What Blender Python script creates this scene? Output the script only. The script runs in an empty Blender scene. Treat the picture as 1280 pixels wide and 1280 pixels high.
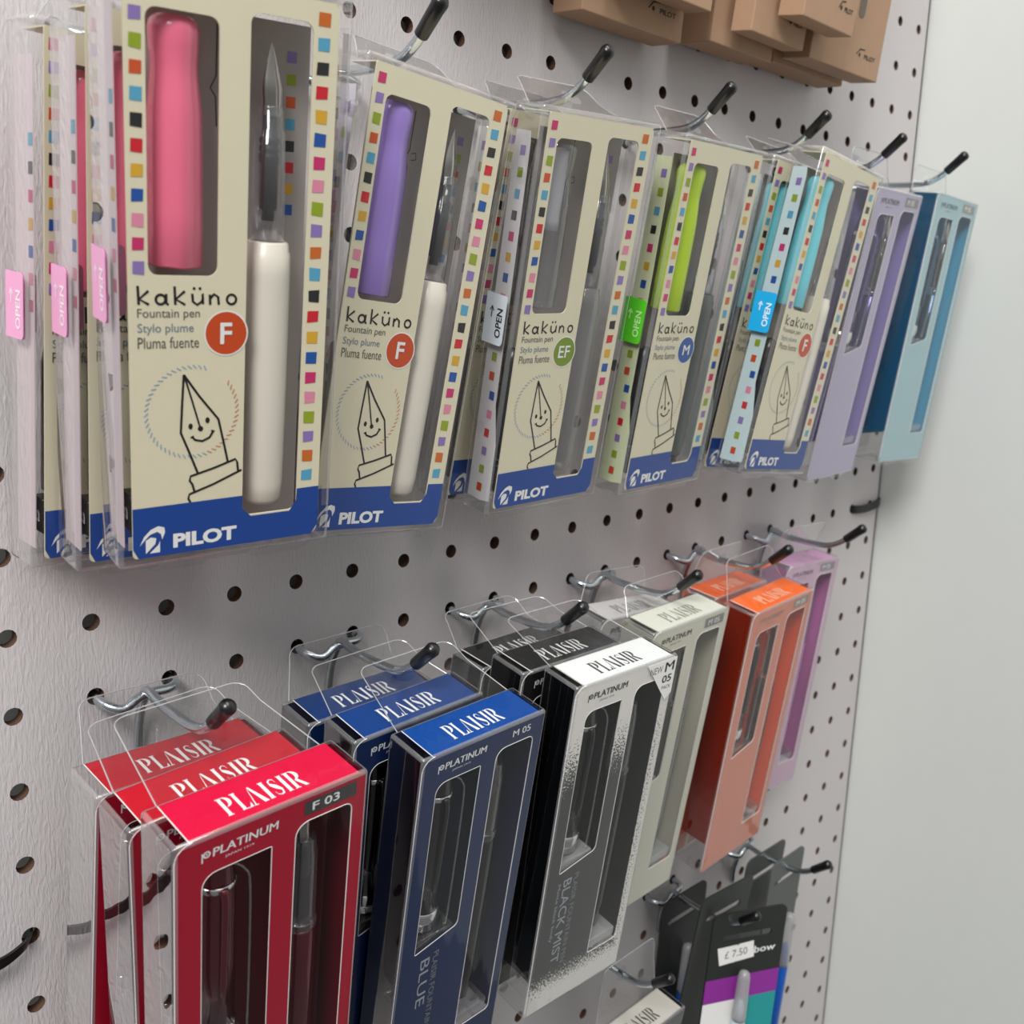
import bpy, bmesh, math, random
from mathutils import Vector, Matrix, Euler
from mathutils.geometry import tessellate_polygon

S = 0.01                      # the script thinks in centimetres, the scene is in metres
SC = bpy.context.scene
COL = SC.collection
rnd = random.Random(7)

# ------------------------------------------------------------------ camera, world, lights, exposure
cam_d = bpy.data.cameras.new('camera')
cam = bpy.data.objects.new('camera', cam_d); COL.objects.link(cam)
Rm = ((0.71935620, -0.69407771, 0.02797825), (-0.12323246, -0.16715180, -0.97819939), (0.68362301, 0.70022597, -0.20577459))
cm = Matrix(((Rm[0][0], -Rm[1][0], -Rm[2][0]), (Rm[0][1], -Rm[1][1], -Rm[2][1]), (Rm[0][2], -Rm[1][2], -Rm[2][2])))
cam.matrix_world = Matrix.Translation(Vector((-9.3113, -31.4035, 10.4905)) * S) @ cm.to_4x4()
cam_d.sensor_width = 36.0
cam_d.lens = 1251.0 / 1280.0 * 36.0
cam_d.clip_start = 0.01
cam_d.dof.use_dof = True
cam_d.dof.focus_distance = 0.34
cam_d.dof.aperture_fstop = 20.0
SC.camera = cam

w = bpy.data.worlds.new('shop_ambient'); SC.world = w; w.use_nodes = True
bg = w.node_tree.nodes['Background']
wt = w.node_tree
wc = wt.nodes.new('ShaderNodeTexCoord'); ws = wt.nodes.new('ShaderNodeSeparateXYZ'); wr = wt.nodes.new('ShaderNodeValToRGB')
wm = wt.nodes.new('ShaderNodeMapRange'); wm.inputs[1].default_value = -1; wm.inputs[2].default_value = 1
wt.links.new(wc.outputs['Generated'], ws.inputs[0]); wt.links.new(ws.outputs[2], wm.inputs[0]); wt.links.new(wm.outputs[0], wr.inputs[0])
wr.color_ramp.elements[0].position = 0.30; wr.color_ramp.elements[0].color = (0.15, 0.15, 0.15, 1)      # floor
wr.color_ramp.elements[1].position = 0.80; wr.color_ramp.elements[1].color = (0.62, 0.64, 0.66, 1)      # ceiling
e = wr.color_ramp.elements.new(0.52); e.color = (0.24, 0.24, 0.245, 1)                                 # walls and shelves
wt.links.new(wr.outputs[0], bg.inputs[0]); bg.inputs[1].default_value = 0.72

def area(name, loc, target, sx, sy, power, col=(1, 1, 1)):
    l = bpy.data.lights.new(name, 'AREA'); l.shape = 'RECTANGLE'; l.size = sx * S; l.size_y = sy * S
    l.energy = power; l.color = col
    o = bpy.data.objects.new(name, l); COL.objects.link(o)
    o.location = Vector(loc) * S
    d = Vector(target) - Vector(loc)
    o.rotation_euler = d.to_track_quat('-Z', 'Y').to_euler()
    return o
area('ceiling_panel_light', (5, -80, 175), (15, -10, 0), 60, 120, 10.0, (1.0, 0.985, 0.95))
area('ceiling_panel_light', (-85, -72, 105), (15, 0, -5), 55, 55, 14.5, (1.0, 0.99, 0.975))

SC.view_settings.view_transform = 'Standard'
SC.view_settings.look = 'None'
SC.view_settings.gamma = 1.0
SC.view_settings.use_curve_mapping = False
SC.view_settings.exposure = 0.60
SC.cycles.transparent_max_bounces = 40
SC.cycles.max_bounces = 8
SC.cycles.caustics_reflective = False
SC.cycles.caustics_refractive = False

# ------------------------------------------------------------------ materials
def lin(c):
    return tuple(((x / 255.0) / 12.92 if x <= 10 else (((x / 255.0) + 0.055) / 1.055) ** 2.4) for x in c)
_M = {}
def mat(name, rgb, rough=0.5, metal=0.0, spec=0.5, coat=0.0, grain=0.0, gscale=300.0, bump=0.0, trans=0.0):
    if name in _M: return _M[name]
    m = bpy.data.materials.new(name); m.use_nodes = True
    nt = m.node_tree; b = nt.nodes['Principled BSDF']
    c = lin(rgb)
    b.inputs['Base Color'].default_value = (*c, 1)
    b.inputs['Roughness'].default_value = rough
    b.inputs['Metallic'].default_value = metal
    b.inputs['Specular IOR Level'].default_value = spec
    b.inputs['Coat Weight'].default_value = coat
    b.inputs['Coat Roughness'].default_value = 0.08
    tc = nt.nodes.new('ShaderNodeTexCoord'); n = nt.nodes.new('ShaderNodeTexNoise')
    n.inputs['Scale'].default_value = gscale; n.inputs['Detail'].default_value = 4
    nt.links.new(tc.outputs['Object'], n.inputs['Vector'])
    if grain > 0:
        mx = nt.nodes.new('ShaderNodeMix'); mx.data_type = 'RGBA'
        mx.inputs[6].default_value = (*[x * (1 - grain) for x in c], 1)
        mx.inputs[7].default_value = (*[min(1, x * (1 + grain)) for x in c], 1)
        nt.links.new(n.outputs['Fac'], mx.inputs[0]); nt.links.new(mx.outputs[2], b.inputs['Base Color'])
    if bump > 0:
        bp = nt.nodes.new('ShaderNodeBump'); bp.inputs['Strength'].default_value = bump; bp.inputs['Distance'].default_value = 0.0005
        nt.links.new(n.outputs['Fac'], bp.inputs['Height']); nt.links.new(bp.outputs[0], b.inputs['Normal'])
    if trans > 0: b.inputs['Transmission Weight'].default_value = trans
    _M[name] = m
    return m

def clear(name, tint=(250, 250, 250), gain=1.0, base=0.02, rough=0.04, wav=0.0, milk=0.0, power=4.3):
    """thin clear plastic film: see-through, with a Fresnel sheen"""
    if name in _M: return _M[name]
    m = bpy.data.materials.new(name); m.use_nodes = True
    nt = m.node_tree; nt.nodes.remove(nt.nodes['Principled BSDF'])
    out = nt.nodes['Material Output']
    t = nt.nodes.new('ShaderNodeBsdfTransparent'); t.inputs[0].default_value = (*lin(tint), 1)
    g = nt.nodes.new('ShaderNodeBsdfGlossy'); g.inputs['Roughness'].default_value = rough
    g.inputs[0].default_value = (1, 1, 1, 1)
    lw = nt.nodes.new('ShaderNodeLayerWeight'); lw.inputs[0].default_value = 0.5
    pw = nt.nodes.new('ShaderNodeMath'); pw.operation = 'POWER'; pw.inputs[1].default_value = power
    nt.links.new(lw.outputs['Facing'], pw.inputs[0])
    ma = nt.nodes.new('ShaderNodeMath'); ma.operation = 'MULTIPLY_ADD'
    ma.inputs[1].default_value = 0.9 * gain; ma.inputs[2].default_value = base + 0.018; ma.use_clamp = True
    nt.links.new(pw.outputs[0], ma.inputs[0])
    mx = nt.nodes.new('ShaderNodeMixShader')
    nt.links.new(ma.outputs[0], mx.inputs[0]); nt.links.new(t.outputs[0], mx.inputs[1]); nt.links.new(g.outputs[0], mx.inputs[2])
    last = mx
    if milk > 0:
        d = nt.nodes.new('ShaderNodeBsdfDiffuse'); d.inputs[0].default_value = (0.9, 0.9, 0.9, 1)
        m2 = nt.nodes.new('ShaderNodeMixShader'); m2.inputs[0].default_value = milk
        nt.links.new(mx.outputs[0], m2.inputs[1]); nt.links.new(d.outputs[0], m2.inputs[2]); last = m2
    if wav > 0:
        tc = nt.nodes.new('ShaderNodeTexCoord'); n = nt.nodes.new('ShaderNodeTexNoise'); n.inputs['Scale'].default_value = 45
        mp = nt.nodes.new('ShaderNodeMapping'); mp.inputs['Scale'].default_value = (1, 1, 0.25)
        nt.links.new(tc.outputs['Object'], mp.inputs[0]); nt.links.new(mp.outputs[0], n.inputs[0])
        bp = nt.nodes.new('ShaderNodeBump'); bp.inputs['Strength'].default_value = wav; bp.inputs['Distance'].default_value = 0.002
        nt.links.new(n.outputs['Fac'], bp.inputs['Height']); nt.links.new(bp.outputs[0], g.inputs['Normal'])
    nt.links.new(last.outputs[0], out.inputs[0])
    _M[name] = m
    return m

CASE = clear('clear_plastic', (252, 252, 251), 1.0, 0.0, 0.05, 0.35)
SIDE = clear('clear_plastic_side_double_film', (246, 246, 246), 1.4, 0.0, 0.025, 0.12, 0.0, 2.0)
EDGE = clear('clear_plastic_fold', (240, 240, 240), 1.6, 0.10, 0.12, 0.0, 0.10)
TAB = clear('clear_tab_plastic', (251, 251, 251), 0.9, -0.01, 0.08, 0.3, 0.008)
TABE = clear('clear_tab_edge', (215, 215, 215), 1.5, 0.2, 0.15, 0.0, 0.30)
TUBE = clear('clear_pen_plastic', (236, 236, 240), 1.6, 0.07, 0.06, 0, 0.04)
FROST = clear('frosted_clear_plastic', (215, 215, 215), 1.2, 0.05, 0.25, 0.0, 0.25)
METAL = mat('zinc_plated_wire', (198, 206, 212), 0.2, 1.0, bump=0.15, gscale=900)
CAPB = mat('black_rubber_cap', (14, 14, 15), 0.28, 0, 0.6)
STEEL = mat('steel_nib', (172, 168, 162), 0.16, 1.0)
BLACKP = mat('black_plastic', (26, 26, 28), 0.3)
CREAM = mat('cream_card', (226, 218, 190), 0.55, grain=0.025)
WHITEC = mat('white_card', (236, 234, 230), 0.55, grain=0.02)
INKBLUE = mat('printed_navy_blue', (16, 66, 148), 0.5)
INKBLK = mat('printed_black', (22, 20, 20), 0.5)
INKGRY = mat('printed_grey', (95, 92, 86), 0.5)
INKSTY = mat('printed_slate_blue', (112, 132, 150), 0.5)
INKWHT = mat('printed_white', (240, 240, 238), 0.5)
INKDOT = mat('printed_pale_blue_dashes', (135, 165, 190), 0.5)
INKDOR = mat('printed_pale_orange_dashes', (205, 130, 95), 0.5)
SQ = {k: mat('printed_square_' + k, v, 0.5) for k, v in dict(orange=(205, 105, 32), cyan=(85, 165, 200), black=(38, 36, 38), red=(208, 28, 46), yellow=(218, 168, 48), blue=(26, 82, 162), magenta=(203, 45, 108), pink=(226, 140, 166), green=(146, 166, 30), purple=(142, 118, 184), rust=(206, 82, 34)).items()}

# ------------------------------------------------------------------ mesh helpers
def mesh_obj(name, verts, faces, mats, parent=None, mi=None, smooth=False, raw=None):
    me = bpy.data.meshes.new(name)
    me.from_pydata([(v[0] * S, v[1] * S, v[2] * S) for v in verts], [], faces)
    for m in (mats if isinstance(mats, (list, tuple)) else [mats]): me.materials.append(m)
    if mi: me.polygons.foreach_set('material_index', mi)
    if smooth: me.polygons.foreach_set('use_smooth', [True] * len(me.polygons))
    me.update()
    o = bpy.data.objects.new(name, me); COL.objects.link(o)
    if parent: o.parent = parent
    return o

def bm_obj(name, bm, mats, parent=None, smooth=False):
    me = bpy.data.meshes.new(name)
    bmesh.ops.scale(bm, vec=(S, S, S), verts=bm.verts)
    bmesh.ops.recalc_face_normals(bm, faces=bm.faces)
    bm.to_mesh(me); bm.free()
    for m in (mats if isinstance(mats, (list, tuple)) else [mats]): me.materials.append(m)
    if smooth: me.polygons.foreach_set('use_smooth', [True] * len(me.polygons))
    o = bpy.data.objects.new(name, me); COL.objects.link(o)
    if parent: o.parent = parent
    return o

def add_box(bm, lo, hi, bev=0.0, seg=2, mi=0):
    r = bmesh.ops.create_cube(bm, size=1.0)
    vs = r['verts']
    c = [(a + b) / 2 for a, b in zip(lo, hi)]; s = [b - a for a, b in zip(lo, hi)]
    bmesh.ops.scale(bm, vec=s, verts=vs); bmesh.ops.translate(bm, vec=c, verts=vs)
    fs = set(f for v in vs for f in v.link_faces)
    for f in fs: f.material_index = mi
    if bev > 0:
        es = set(e for v in vs for e in v.link_edges)
        bmesh.ops.bevel(bm, geom=list(es), offset=bev, segments=seg, profile=0.5, affect='EDGES')

def tube_geo(pts, rads, n=12, cap=True, closed=False):
    """verts, faces of a tube through pts (parallel-transport frames)"""
    P = [Vector(p) for p in pts]; V = []; F = []
    if not hasattr(rads, '__len__'): rads = [rads] * len(P)
    N = len(P); ref = None
    for i, p in enumerate(P):
        a = P[i - 1] if (i > 0 or closed) else P[i]; b = P[(i + 1) % N] if (i < N - 1 or closed) else P[i]
        t = (b - a); t = t.normalized() if t.length > 1e-9 else Vector((0, 0, 1))
        if ref is None:
            ref = Vector((1, 0, 0)) if abs(t.x) < 0.9 else Vector((0, 1, 0))
        u = (ref - t * ref.dot(t)); u = u.normalized() if u.length > 1e-6 else t.orthogonal().normalized()
        ref = u; v = t.cross(u)
        for k in range(n):
            an = 2 * math.pi * k / n
            V.append(p + (u * math.cos(an) + v * math.sin(an)) * rads[i])
    for i in range(N if closed else N - 1):
        j = (i + 1) % N
        for k in range(n):
            F.append((i * n + k, i * n + (k + 1) % n, j * n + (k + 1) % n, j * n + k))
    if cap and not closed:
        F.append(tuple(range(n - 1, -1, -1))); F.append(tuple((N - 1) * n + k for k in range(n)))
    return V, F

def smooth_path(pts, sub=4):
    P = [Vector(p) for p in pts]; out = []
    for i in range(len(P) - 1):
        p0 = P[max(i - 1, 0)]; p1 = P[i]; p2 = P[i + 1]; p3 = P[min(i + 2, len(P) - 1)]
        for s in range(sub):
            t = s / sub
            out.append(0.5 * ((2 * p1) + (p2 - p0) * t + (2 * p0 - 5 * p1 + 4 * p2 - p3) * t * t + (3 * p1 - p0 - 3 * p2 + p3) * t ** 3))
    out.append(P[-1]); return out

def join(*gs):
    V = []; F = []
    for v, f in gs:
        o = len(V); V += list(v); F += [tuple(i + o for i in q) for q in f]
    return V, F

def rrect(x0, z0, x1, z1, r, seg=5):
    """rounded rectangle, r = one radius or (bl, br, tr, tl)"""
    if not hasattr(r, '__len__'): r = (r,) * 4
    out = []
    for (cx, cz, a0, rr) in ((x0 + r[0], z0 + r[0], 180, r[0]), (x1 - r[1], z0 + r[1], 270, r[1]), (x1 - r[2], z1 - r[2], 0, r[2]), (x0 + r[3], z1 - r[3], 90, r[3])):
        if rr <= 0.001: out.append((cx, cz)); continue
        for k in range(seg + 1):
            a = math.radians(a0 + 90 * k / seg); out.append((cx + rr * math.cos(a), cz + rr * math.sin(a)))
    return out

def plate_geo(outer, holes=(), th=0.04):
    """plate in x/z with thickness th in +y; returns verts, faces"""
    loops = [[Vector((x, z, 0)) for x, z in outer]] + [[Vector((x, z, 0)) for x, z in h] for h in holes]
    tr = tessellate_polygon(loops)
    flat = [v for l in loops for v in l]; n = len(flat)
    V = [(v.x, 0.0, v.y) for v in flat] + [(v.x, th, v.y) for v in flat]
    F = [tuple(t) for t in tr] + [tuple(i + n for i in reversed(t)) for t in tr]
    o = 0
    for l in loops:
        m = len(l)
        for i in range(m):
            a, b = o + i, o + (i + 1) % m; F.append((a, b, b + n, a + n))
        o += m
    return V, F

def ident(p): return p
def xform(g, f): return [f(v) for v in g[0]], g[1]

# ------------------------------------------------------------------ flat print
_T = {}
def text2d(s, bold=0.0):
    key = (s, bold)
    if key in _T: return _T[key]
    cu = bpy.data.curves.new('t', 'FONT'); cu.body = s; cu.size = 1.0; cu.resolution_u = 3; cu.offset = 0.0 if 'M' in s else bold
    ob = bpy.data.objects.new('t', cu); COL.objects.link(ob)
    dg = bpy.context.evaluated_depsgraph_get(); me = bpy.data.meshes.new_from_object(ob.evaluated_get(dg))
    V0 = [(v.co.x, v.co.y) for v in me.vertices]; F0 = [tuple(p.vertices) for p in me.polygons]
    bpy.data.objects.remove(ob); bpy.data.curves.remove(cu); bpy.data.meshes.remove(me)
    V = V0; F = F0
    x0 = min(v[0] for v in V); x1 = max(v[0] for v in V); y0 = min(v[1] for v in V); y1 = max(v[1] for v in V)
    V = [((a - x0) / (x1 - x0), (b - y0) / (y1 - y0)) for a, b in V]
    _T[key] = (V, F); return _T[key]

class Print:
    """flat ink shapes collected in one mesh; 2-D coordinates a,b are mapped by f(a,b)->(x,y,z)"""
    def __init__(s): s.V = []; s.F = []; s.mi = []; s.mats = []
    def add(s, V, F, m, f):
        if m not in s.mats: s.mats.append(m)
        k = s.mats.index(m); o = len(s.V)
        s.V += [f(a, b) for a, b in V]
        for q in F: s.F.append(tuple(i + o for i in q)); s.mi.append(k)
    def poly(s, pts, m, f):
        t = tessellate_polygon([[Vector((a, b, 0)) for a, b in pts]]); s.add(pts, [tuple(x) for x in t], m, f)
    def line(s, pts, wd, m, f, closed=False):
        n = len(pts)
        L = []; Rr = []
        for i in range(n):
            a = pts[i - 1] if (i > 0 or closed) else pts[i]; b = pts[(i + 1) % n] if (i < n - 1 or closed) else pts[i]
            dx, dz = b[0] - a[0], b[1] - a[1]; l = math.hypot(dx, dz) or 1
            h = wd / 2 if not hasattr(wd, '__len__') else wd[i] / 2
            L.append((pts[i][0] - dz / l * h, pts[i][1] + dx / l * h)); Rr.append((pts[i][0] + dz / l * h, pts[i][1] - dx / l * h))
        V = L + Rr
        F = [(i, (i + 1) % n, n + (i + 1) % n, n + i) for i in range(n if closed else n - 1)]
        s.add(V, F, m, f)
    def disc(s, cx, cz, r, m, f, n=20, rz=None):
        s.add([(cx + r * math.cos(2 * math.pi * k / n), cz + (rz or r) * math.sin(2 * math.pi * k / n)) for k in range(n)], [tuple(range(n))], m, f)
    def ring(s, cx, cz, r, wd, m, f, n=28):
        s.line([(cx + r * math.cos(2 * math.pi * k / n), cz + r * math.sin(2 * math.pi * k / n)) for k in range(n)], wd, m, f, True)
    def text(s, t, x, z, wd, h, m, f, bold=0.0, shear=0.0, rot=0.0):
        if bold and 'M' in t:                    # the font's M folds over when offset: thicken with stepped copies
            for i, (dx, dz) in enumerate(((-1, -.5), (1, -.5), (-1, .5), (1, .5))):
                k = bold * h * 0.8
                s.text(t, x + dx * k, z + dz * k, wd, h, m, (lambda a, b, i=i: (lambda p: (p[0], p[1] - 0.0015 * i, p[2]))(f(a, b))), 0.0, shear, rot)
            return
        V, F = text2d(t, bold); c, sn = math.cos(math.radians(rot)), math.sin(math.radians(rot))
        W = []
        for a, b in V:
            u = a * wd + b * h * shear; v = b * h
            W.append((x + u * c - v * sn, z + u * sn + v * c))
        s.add(W, F, m, f)
    def obj(s, name, parent): return mesh_obj(name, s.V, s.F, s.mats, parent, s.mi)

def arc(cx, cz, r, a0, a1, n, rz=None):
    return [(cx + r * math.cos(math.radians(a0 + (a1 - a0) * k / n)), cz + (rz or r) * math.sin(math.radians(a0 + (a1 - a0) * k / n))) for k in range(n + 1)]

def didone(P, x, z, wd, h, m, f):
    """the high-contrast stencil serif word on the box tops, drawn letter by letter"""
    def sub(fx, fw): return lambda a, b: f(x + (fx + a * fw) * wd, z + b * h)
    def rect(g, a0, b0, a1, b1): P.poly([(a0, b0), (a1, b0), (a1, b1), (a0, b1)], m, g)
    def stem(g, a, t=0.26, top=True):
        rect(g, a, 0, a + t, 1); rect(g, a - 0.09, 0, a + t + 0.09, 0.045); rect(g, a - 0.09, 0.955, a + t + 0.09, 1)
    def bowl(g):
        o = arc(0.44, 0.725, 0.50, 88, -88, 10, 0.275); i = arc(0.44, 0.725, 0.22, -88, 88, 10, 0.235)
        P.poly(o + i, m, g)
    x0 = 0.0
    lay = [('P', .155), ('L', .135), ('A', .17), ('I', .085), ('S', .125), ('I', .085), ('R', .165)]
    tot = sum(a for _, a in lay); cx = 0
    for ch, a in lay:
        fw = a / tot; g = sub(cx, fw * 0.90); cx += fw
        if ch == 'P': stem(g, 0.08); bowl(g)
        if ch == 'R': stem(g, 0.08, 0.24); bowl(g); P.poly([(0.42, 0.44), (0.66, 0.46), (1.06, 0.0), (0.78, 0.0)], m, g)
        if ch == 'L': stem(g, 0.08, 0.28); rect(g, 0.36, 0, 0.98, 0.04); P.poly([(0.98, 0), (0.98, 0.27), (0.72, 0.04)], m, g)
        if ch == 'I': stem(g, 0.2, 0.5)
        if ch == 'A':
            P.poly([(0.36, 1.0), (0.50, 1.0), (1.02, 0), (0.70, 0)], m, g); P.poly([(0.30, 0.86), (0.35, 0.92), (0.10, 0.04), (0.02, 0.04)], m, g)
            rect(g, -0.06, 0, 0.24, 0.04)
        if ch == 'S':
            P.line([(0.80, 0.74), (0.76, 0.90), (0.5, 0.97), (0.22, 0.86), (0.20, 0.70), (0.42, 0.56), (0.66, 0.44), (0.84, 0.28), (0.76, 0.10), (0.48, 0.03), (0.2, 0.10), (0.12, 0.28)],
                   [0.03, 0.05, 0.05, 0.12, 0.2, 0.27, 0.27, 0.2, 0.12, 0.05, 0.05, 0.03], m, g)

# ------------------------------------------------------------------ things
def tag(o, label=None, cat=None, group=None, kind=None):
    if label: o['label'] = label
    if cat: o['category'] = cat
    if group: o['group'] = group
    if kind: o['kind'] = kind
    return o

POSE = {
    'K1a': (3.671, -8.449, 17.80, -5.93, 9.04, -1.15, 6.148, 14.734, 1.480),
    'K2': (11.875, -6.414, 17.139, 0.62, 7.67, 5.08, 6.148, 14.734, 1.480),
    'K3': (18.587, -7.021, 16.956, -0.70, 11.32, -1.54, 6.148, 14.734, 1.480),
    'K4': (26.396, -6.868, 16.973, 2.66, 9.82, -0.39, 6.148, 14.734, 1.480),
    'K5': (34.884, -7.845, 17.134, 0.83, 7.86, 6.14, 6.148, 14.734, 1.480),
    'K1b': (3.862, -5.759, 17.337, -1.49, 7.55, 0.07, 6.148, 14.734, 1.480),
    'K1c': (3.723, -3.154, 17.171, 4.31, 5.37, 1.36, 6.148, 14.734, 1.480),
    'K5b': (34.566, -5.95, 16.972, -4.98, 7.61, 5.65, 6.148, 14.734, 1.480),
    'K3b': (18.806, -4.838, 17.149, -0.04, 10.61, 1.67, 6.148, 14.734, 1.480),
    'R1': (3.423, -9.822, -2.798, 0.43, 9.60, -2.49, 5.912, 16.443, 1.890),
    'R2': (3.30, -7.398, -3.256, 1.48, 9.73, -3.47, 5.912, 16.443, 1.890),
    'R3': (3.472, -4.793, -3.545, 1.98, 8.51, 0.57, 5.912, 16.443, 1.890),
    'B1': (12.15, -8.62, -3.716, 0.4, 11.2, -2.3, 5.630, 15.660, 1.800),
    'B2': (10.968, -6.58, -3.423, -0.11, 10.5, -3.21, 5.630, 15.660, 1.800),
    'B3': (10.720, -4.28, -3.609, -0.8, 9.1, -1.58, 5.630, 15.660, 1.800),
    'M1': (18.926, -9.110, -2.968, -2.52, 9.60, -1.40, 5.630, 15.660, 1.800),
    'M2': (18.252, -6.95, -2.90, -0.85, 9.71, -0.40, 5.630, 15.660, 1.800),
    'M3': (18.160, -4.707, -3.324, 2.47, 9.60, -0.03, 5.630, 15.660, 1.800),
    'I1': (26.016, -6.911, -2.989, 0.11, 9.89, -1.80, 5.630, 15.660, 1.800),
    'I2': (25.682, -4.396, -3.234, -1.63, 9.30, 3.53, 5.630, 15.660, 1.800),
    'O1': (34.182, -6.616, -3.786, 0.51, 9.53, -3.69, 5.630, 15.660, 1.800),
    'O2': (34.077, -4.111, -3.716, 3.87, 8.12, 0.23, 5.630, 15.660, 1.800),
    'PK': (42.780, -3.392, -3.818, -3.12, 5.85, 1.56, 5.405, 15.034, 1.728),
    'P1': (41.985, -6.730, 16.564, 2.33, 9.27, -0.26, 5.517, 15.347, 1.764),
    'P2': (50.018, -6.301, 16.970, -0.34, 5.88, 2.21, 5.517, 15.347, 1.764),
}
G = 2.54
def hx(k): return (k + 0.5) * G
def rot_m(yw, pt, ro):
    return Matrix.Rotation(math.radians(yw), 3, 'Z') @ Matrix.Rotation(math.radians(pt), 3, 'X') @ Matrix.Rotation(math.radians(ro), 3, 'Y')

class Frame:
    """local box frame: x right, y back, z up from the top front edge; the root Empty sits at the bottom centre"""
    def __init__(s, name, pose, H=None):
        x, y, z, yw, pt, ro = pose[:6]; s.W, s.H, s.D = pose[6:9]
        s.R = rot_m(yw, pt, ro); s.p = Vector((x, y, z))
        s.root = bpy.data.objects.new(name, None); COL.objects.link(s.root)
        s.root.empty_display_size = 0.01
        M = s.R.to_4x4(); M.translation = (s.p + s.R @ Vector((0, s.D / 2, -s.H))) * S
        s.root.matrix_world = M
    def f(s, v): return (v[0], v[1] - s.D / 2, v[2] + s.H)
    def inv(s, q): return s.R.transposed() @ (Vector(q) - s.p)
    def fm(s, y):                        # 2-D print mapper on a plane parallel to the front
        return lambda a, b: (a, y - s.D / 2, b + s.H)
    def fs(s, x):                        # mapper on the left side: a = depth, b = z
        return lambda a, b: (x, a - s.D / 2, b + s.H)
    def ft(s, z):                        # mapper on the top: a = x, b = depth
        return lambda a, b: (a, b - s.D / 2, z + s.H)
    def add(s, name, g, m, parent=None, smooth=False):
        return mesh_obj(name, [s.f(v) for v in g[0]], g[1], m, parent or s.root, None, smooth)

def clear_case(F, bev=0.13, flare=0.0):
    bm = bmesh.new()
    W, H, D = F.W, F.H, F.D
    add_box(bm, (-W / 2, 0, -H), (W / 2, D, 0), bev, 3)
    bmesh.ops.translate(bm, vec=(0, -D / 2, H), verts=bm.verts)
    for f in bm.faces:
        n = f.normal
        if max(abs(n.x), abs(n.y), abs(n.z)) < 0.999: f.material_index = 1; f.smooth = True
        elif abs(n.x) > 0.999: f.material_index = 2
    o = bm_obj('clear_case', bm, [CASE, EDGE, SIDE], F.root)
    # tuck flap standing out under the front
    zz = -H - 0.28
    pts = [(-W * .40, -H + .02), (W * .43, -H + .02), (W * .41, zz + .10), (W * .36, zz), (W * .13, zz), (W * .10, zz + .12), (-W * .08, zz + .12), (-W * .11, zz), (-W * .34, zz), (-W * .38, zz + .1)]
    g = plate_geo(pts, (), 0.03)
    F.add('tuck_flap', xform(g, lambda v: (v[0], v[1] + 0.25, v[2])), TAB, o)
    return o

def hang_tab(F, k, base_row_z, yh, wtop=3.6, wbot=4.8, over=1.0, hole_r=0.42):
    """clear euro tab rising from the back top edge and threaded on the arm of hook k at depth yh"""
    q = F.inv((hx(k), yh, base_row_z + 0.0))
    b = Vector((0, F.D - 0.03, -0.05)); d = Vector((0, q.y - b.y, max(q.z - b.z, 0.3)))
    L = d.length; u = d / L; Lt = L + over
    hw, ht = wbot / 2, wtop / 2
    outer = [(-hw, 0), (hw, 0)] + [(x, z) for x, z in rrect(-ht, Lt - 1.2, ht, Lt, (0, 0, .45, .45), 4)[2 - 2:]][1:]
    r = hole_r
    hole = [(q.x + r * math.cos(2 * math.pi * i / 14), L + 0.05 + r * math.sin(2 * math.pi * i / 14)) for i in range(14)]
    g = plate_geo(outer, [hole], 0.025)
    g = xform(g, lambda v: (v[0], b.y + u.y * v[2] + v[1], b.z + u.z * v[2]))
    o = F.add('hang_tab', g, TAB)
    lp = [(x, z) for x, z in outer]
    loop = [(x, b.y + u.y * z, b.z + u.z * z) for x, z in lp]
    e = tube_geo(loop[1:] + loop[:1], 0.022, 4, False)
    F.add('tab_edge', e, TABE, o)
    return o

def lathe(prof, cx, cy, n=16, seg_flat=False):
    """prof = [(r, z)...] around the vertical axis at cx, cy"""
    V = []; Fc = []
    for r, z in prof:
        for k in range(n):
            a = 2 * math.pi * (k + 0.5) / n; V.append((cx + r * math.cos(a), cy + r * math.sin(a), z))
    m = len(prof)
    for i in range(m - 1):
        for k in range(n): Fc.append((i * n + k, i * n + (k + 1) % n, (i + 1) * n + (k + 1) % n, (i + 1) * n + k))
    Fc.append(tuple(range(n - 1, -1, -1))); Fc.append(tuple((m - 1) * n + k for k in range(n)))
    return V, Fc

def nib_geo(cx, cy, ztip, zbase, r):
    """curved pointed nib, tip up"""
    V = []; Fc = []; N = 10
    for i in range(N + 1):
        t = i / N; z = ztip + (zbase - ztip) * t
        wd = r * (min(1.0, (t / 0.6) ** 0.9) if t < 0.6 else 1.0)
        for j in range(7):
            a = math.radians(200 + 140 * j / 6)
            V.append((cx + wd * math.cos(a), cy + 0.12 + wd * 0.8 * math.sin(a) * (0.5 + t * 0.5), z))
    for i in range(N):
        for j in range(6): Fc.append((i * 7 + j, i * 7 + j + 1, (i + 1) * 7 + j + 1, (i + 1) * 7 + j))
    return V, Fc

SEQ_R = ['orange', 'cyan', 'black', 'red', 'yellow', 'blue', 'magenta', 'pink', 'green', 'purple', 'orange', 'cyan', 'black', 'red', 'yellow', 'blue', 'magenta', 'pink', 'green', 'purple', 'orange', 'cyan']
SEQ_L = ['magenta', 'purple', 'green', 'rust', 'cyan', 'black', 'red', 'yellow', 'blue', 'pink', 'magenta', 'purple']

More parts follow.
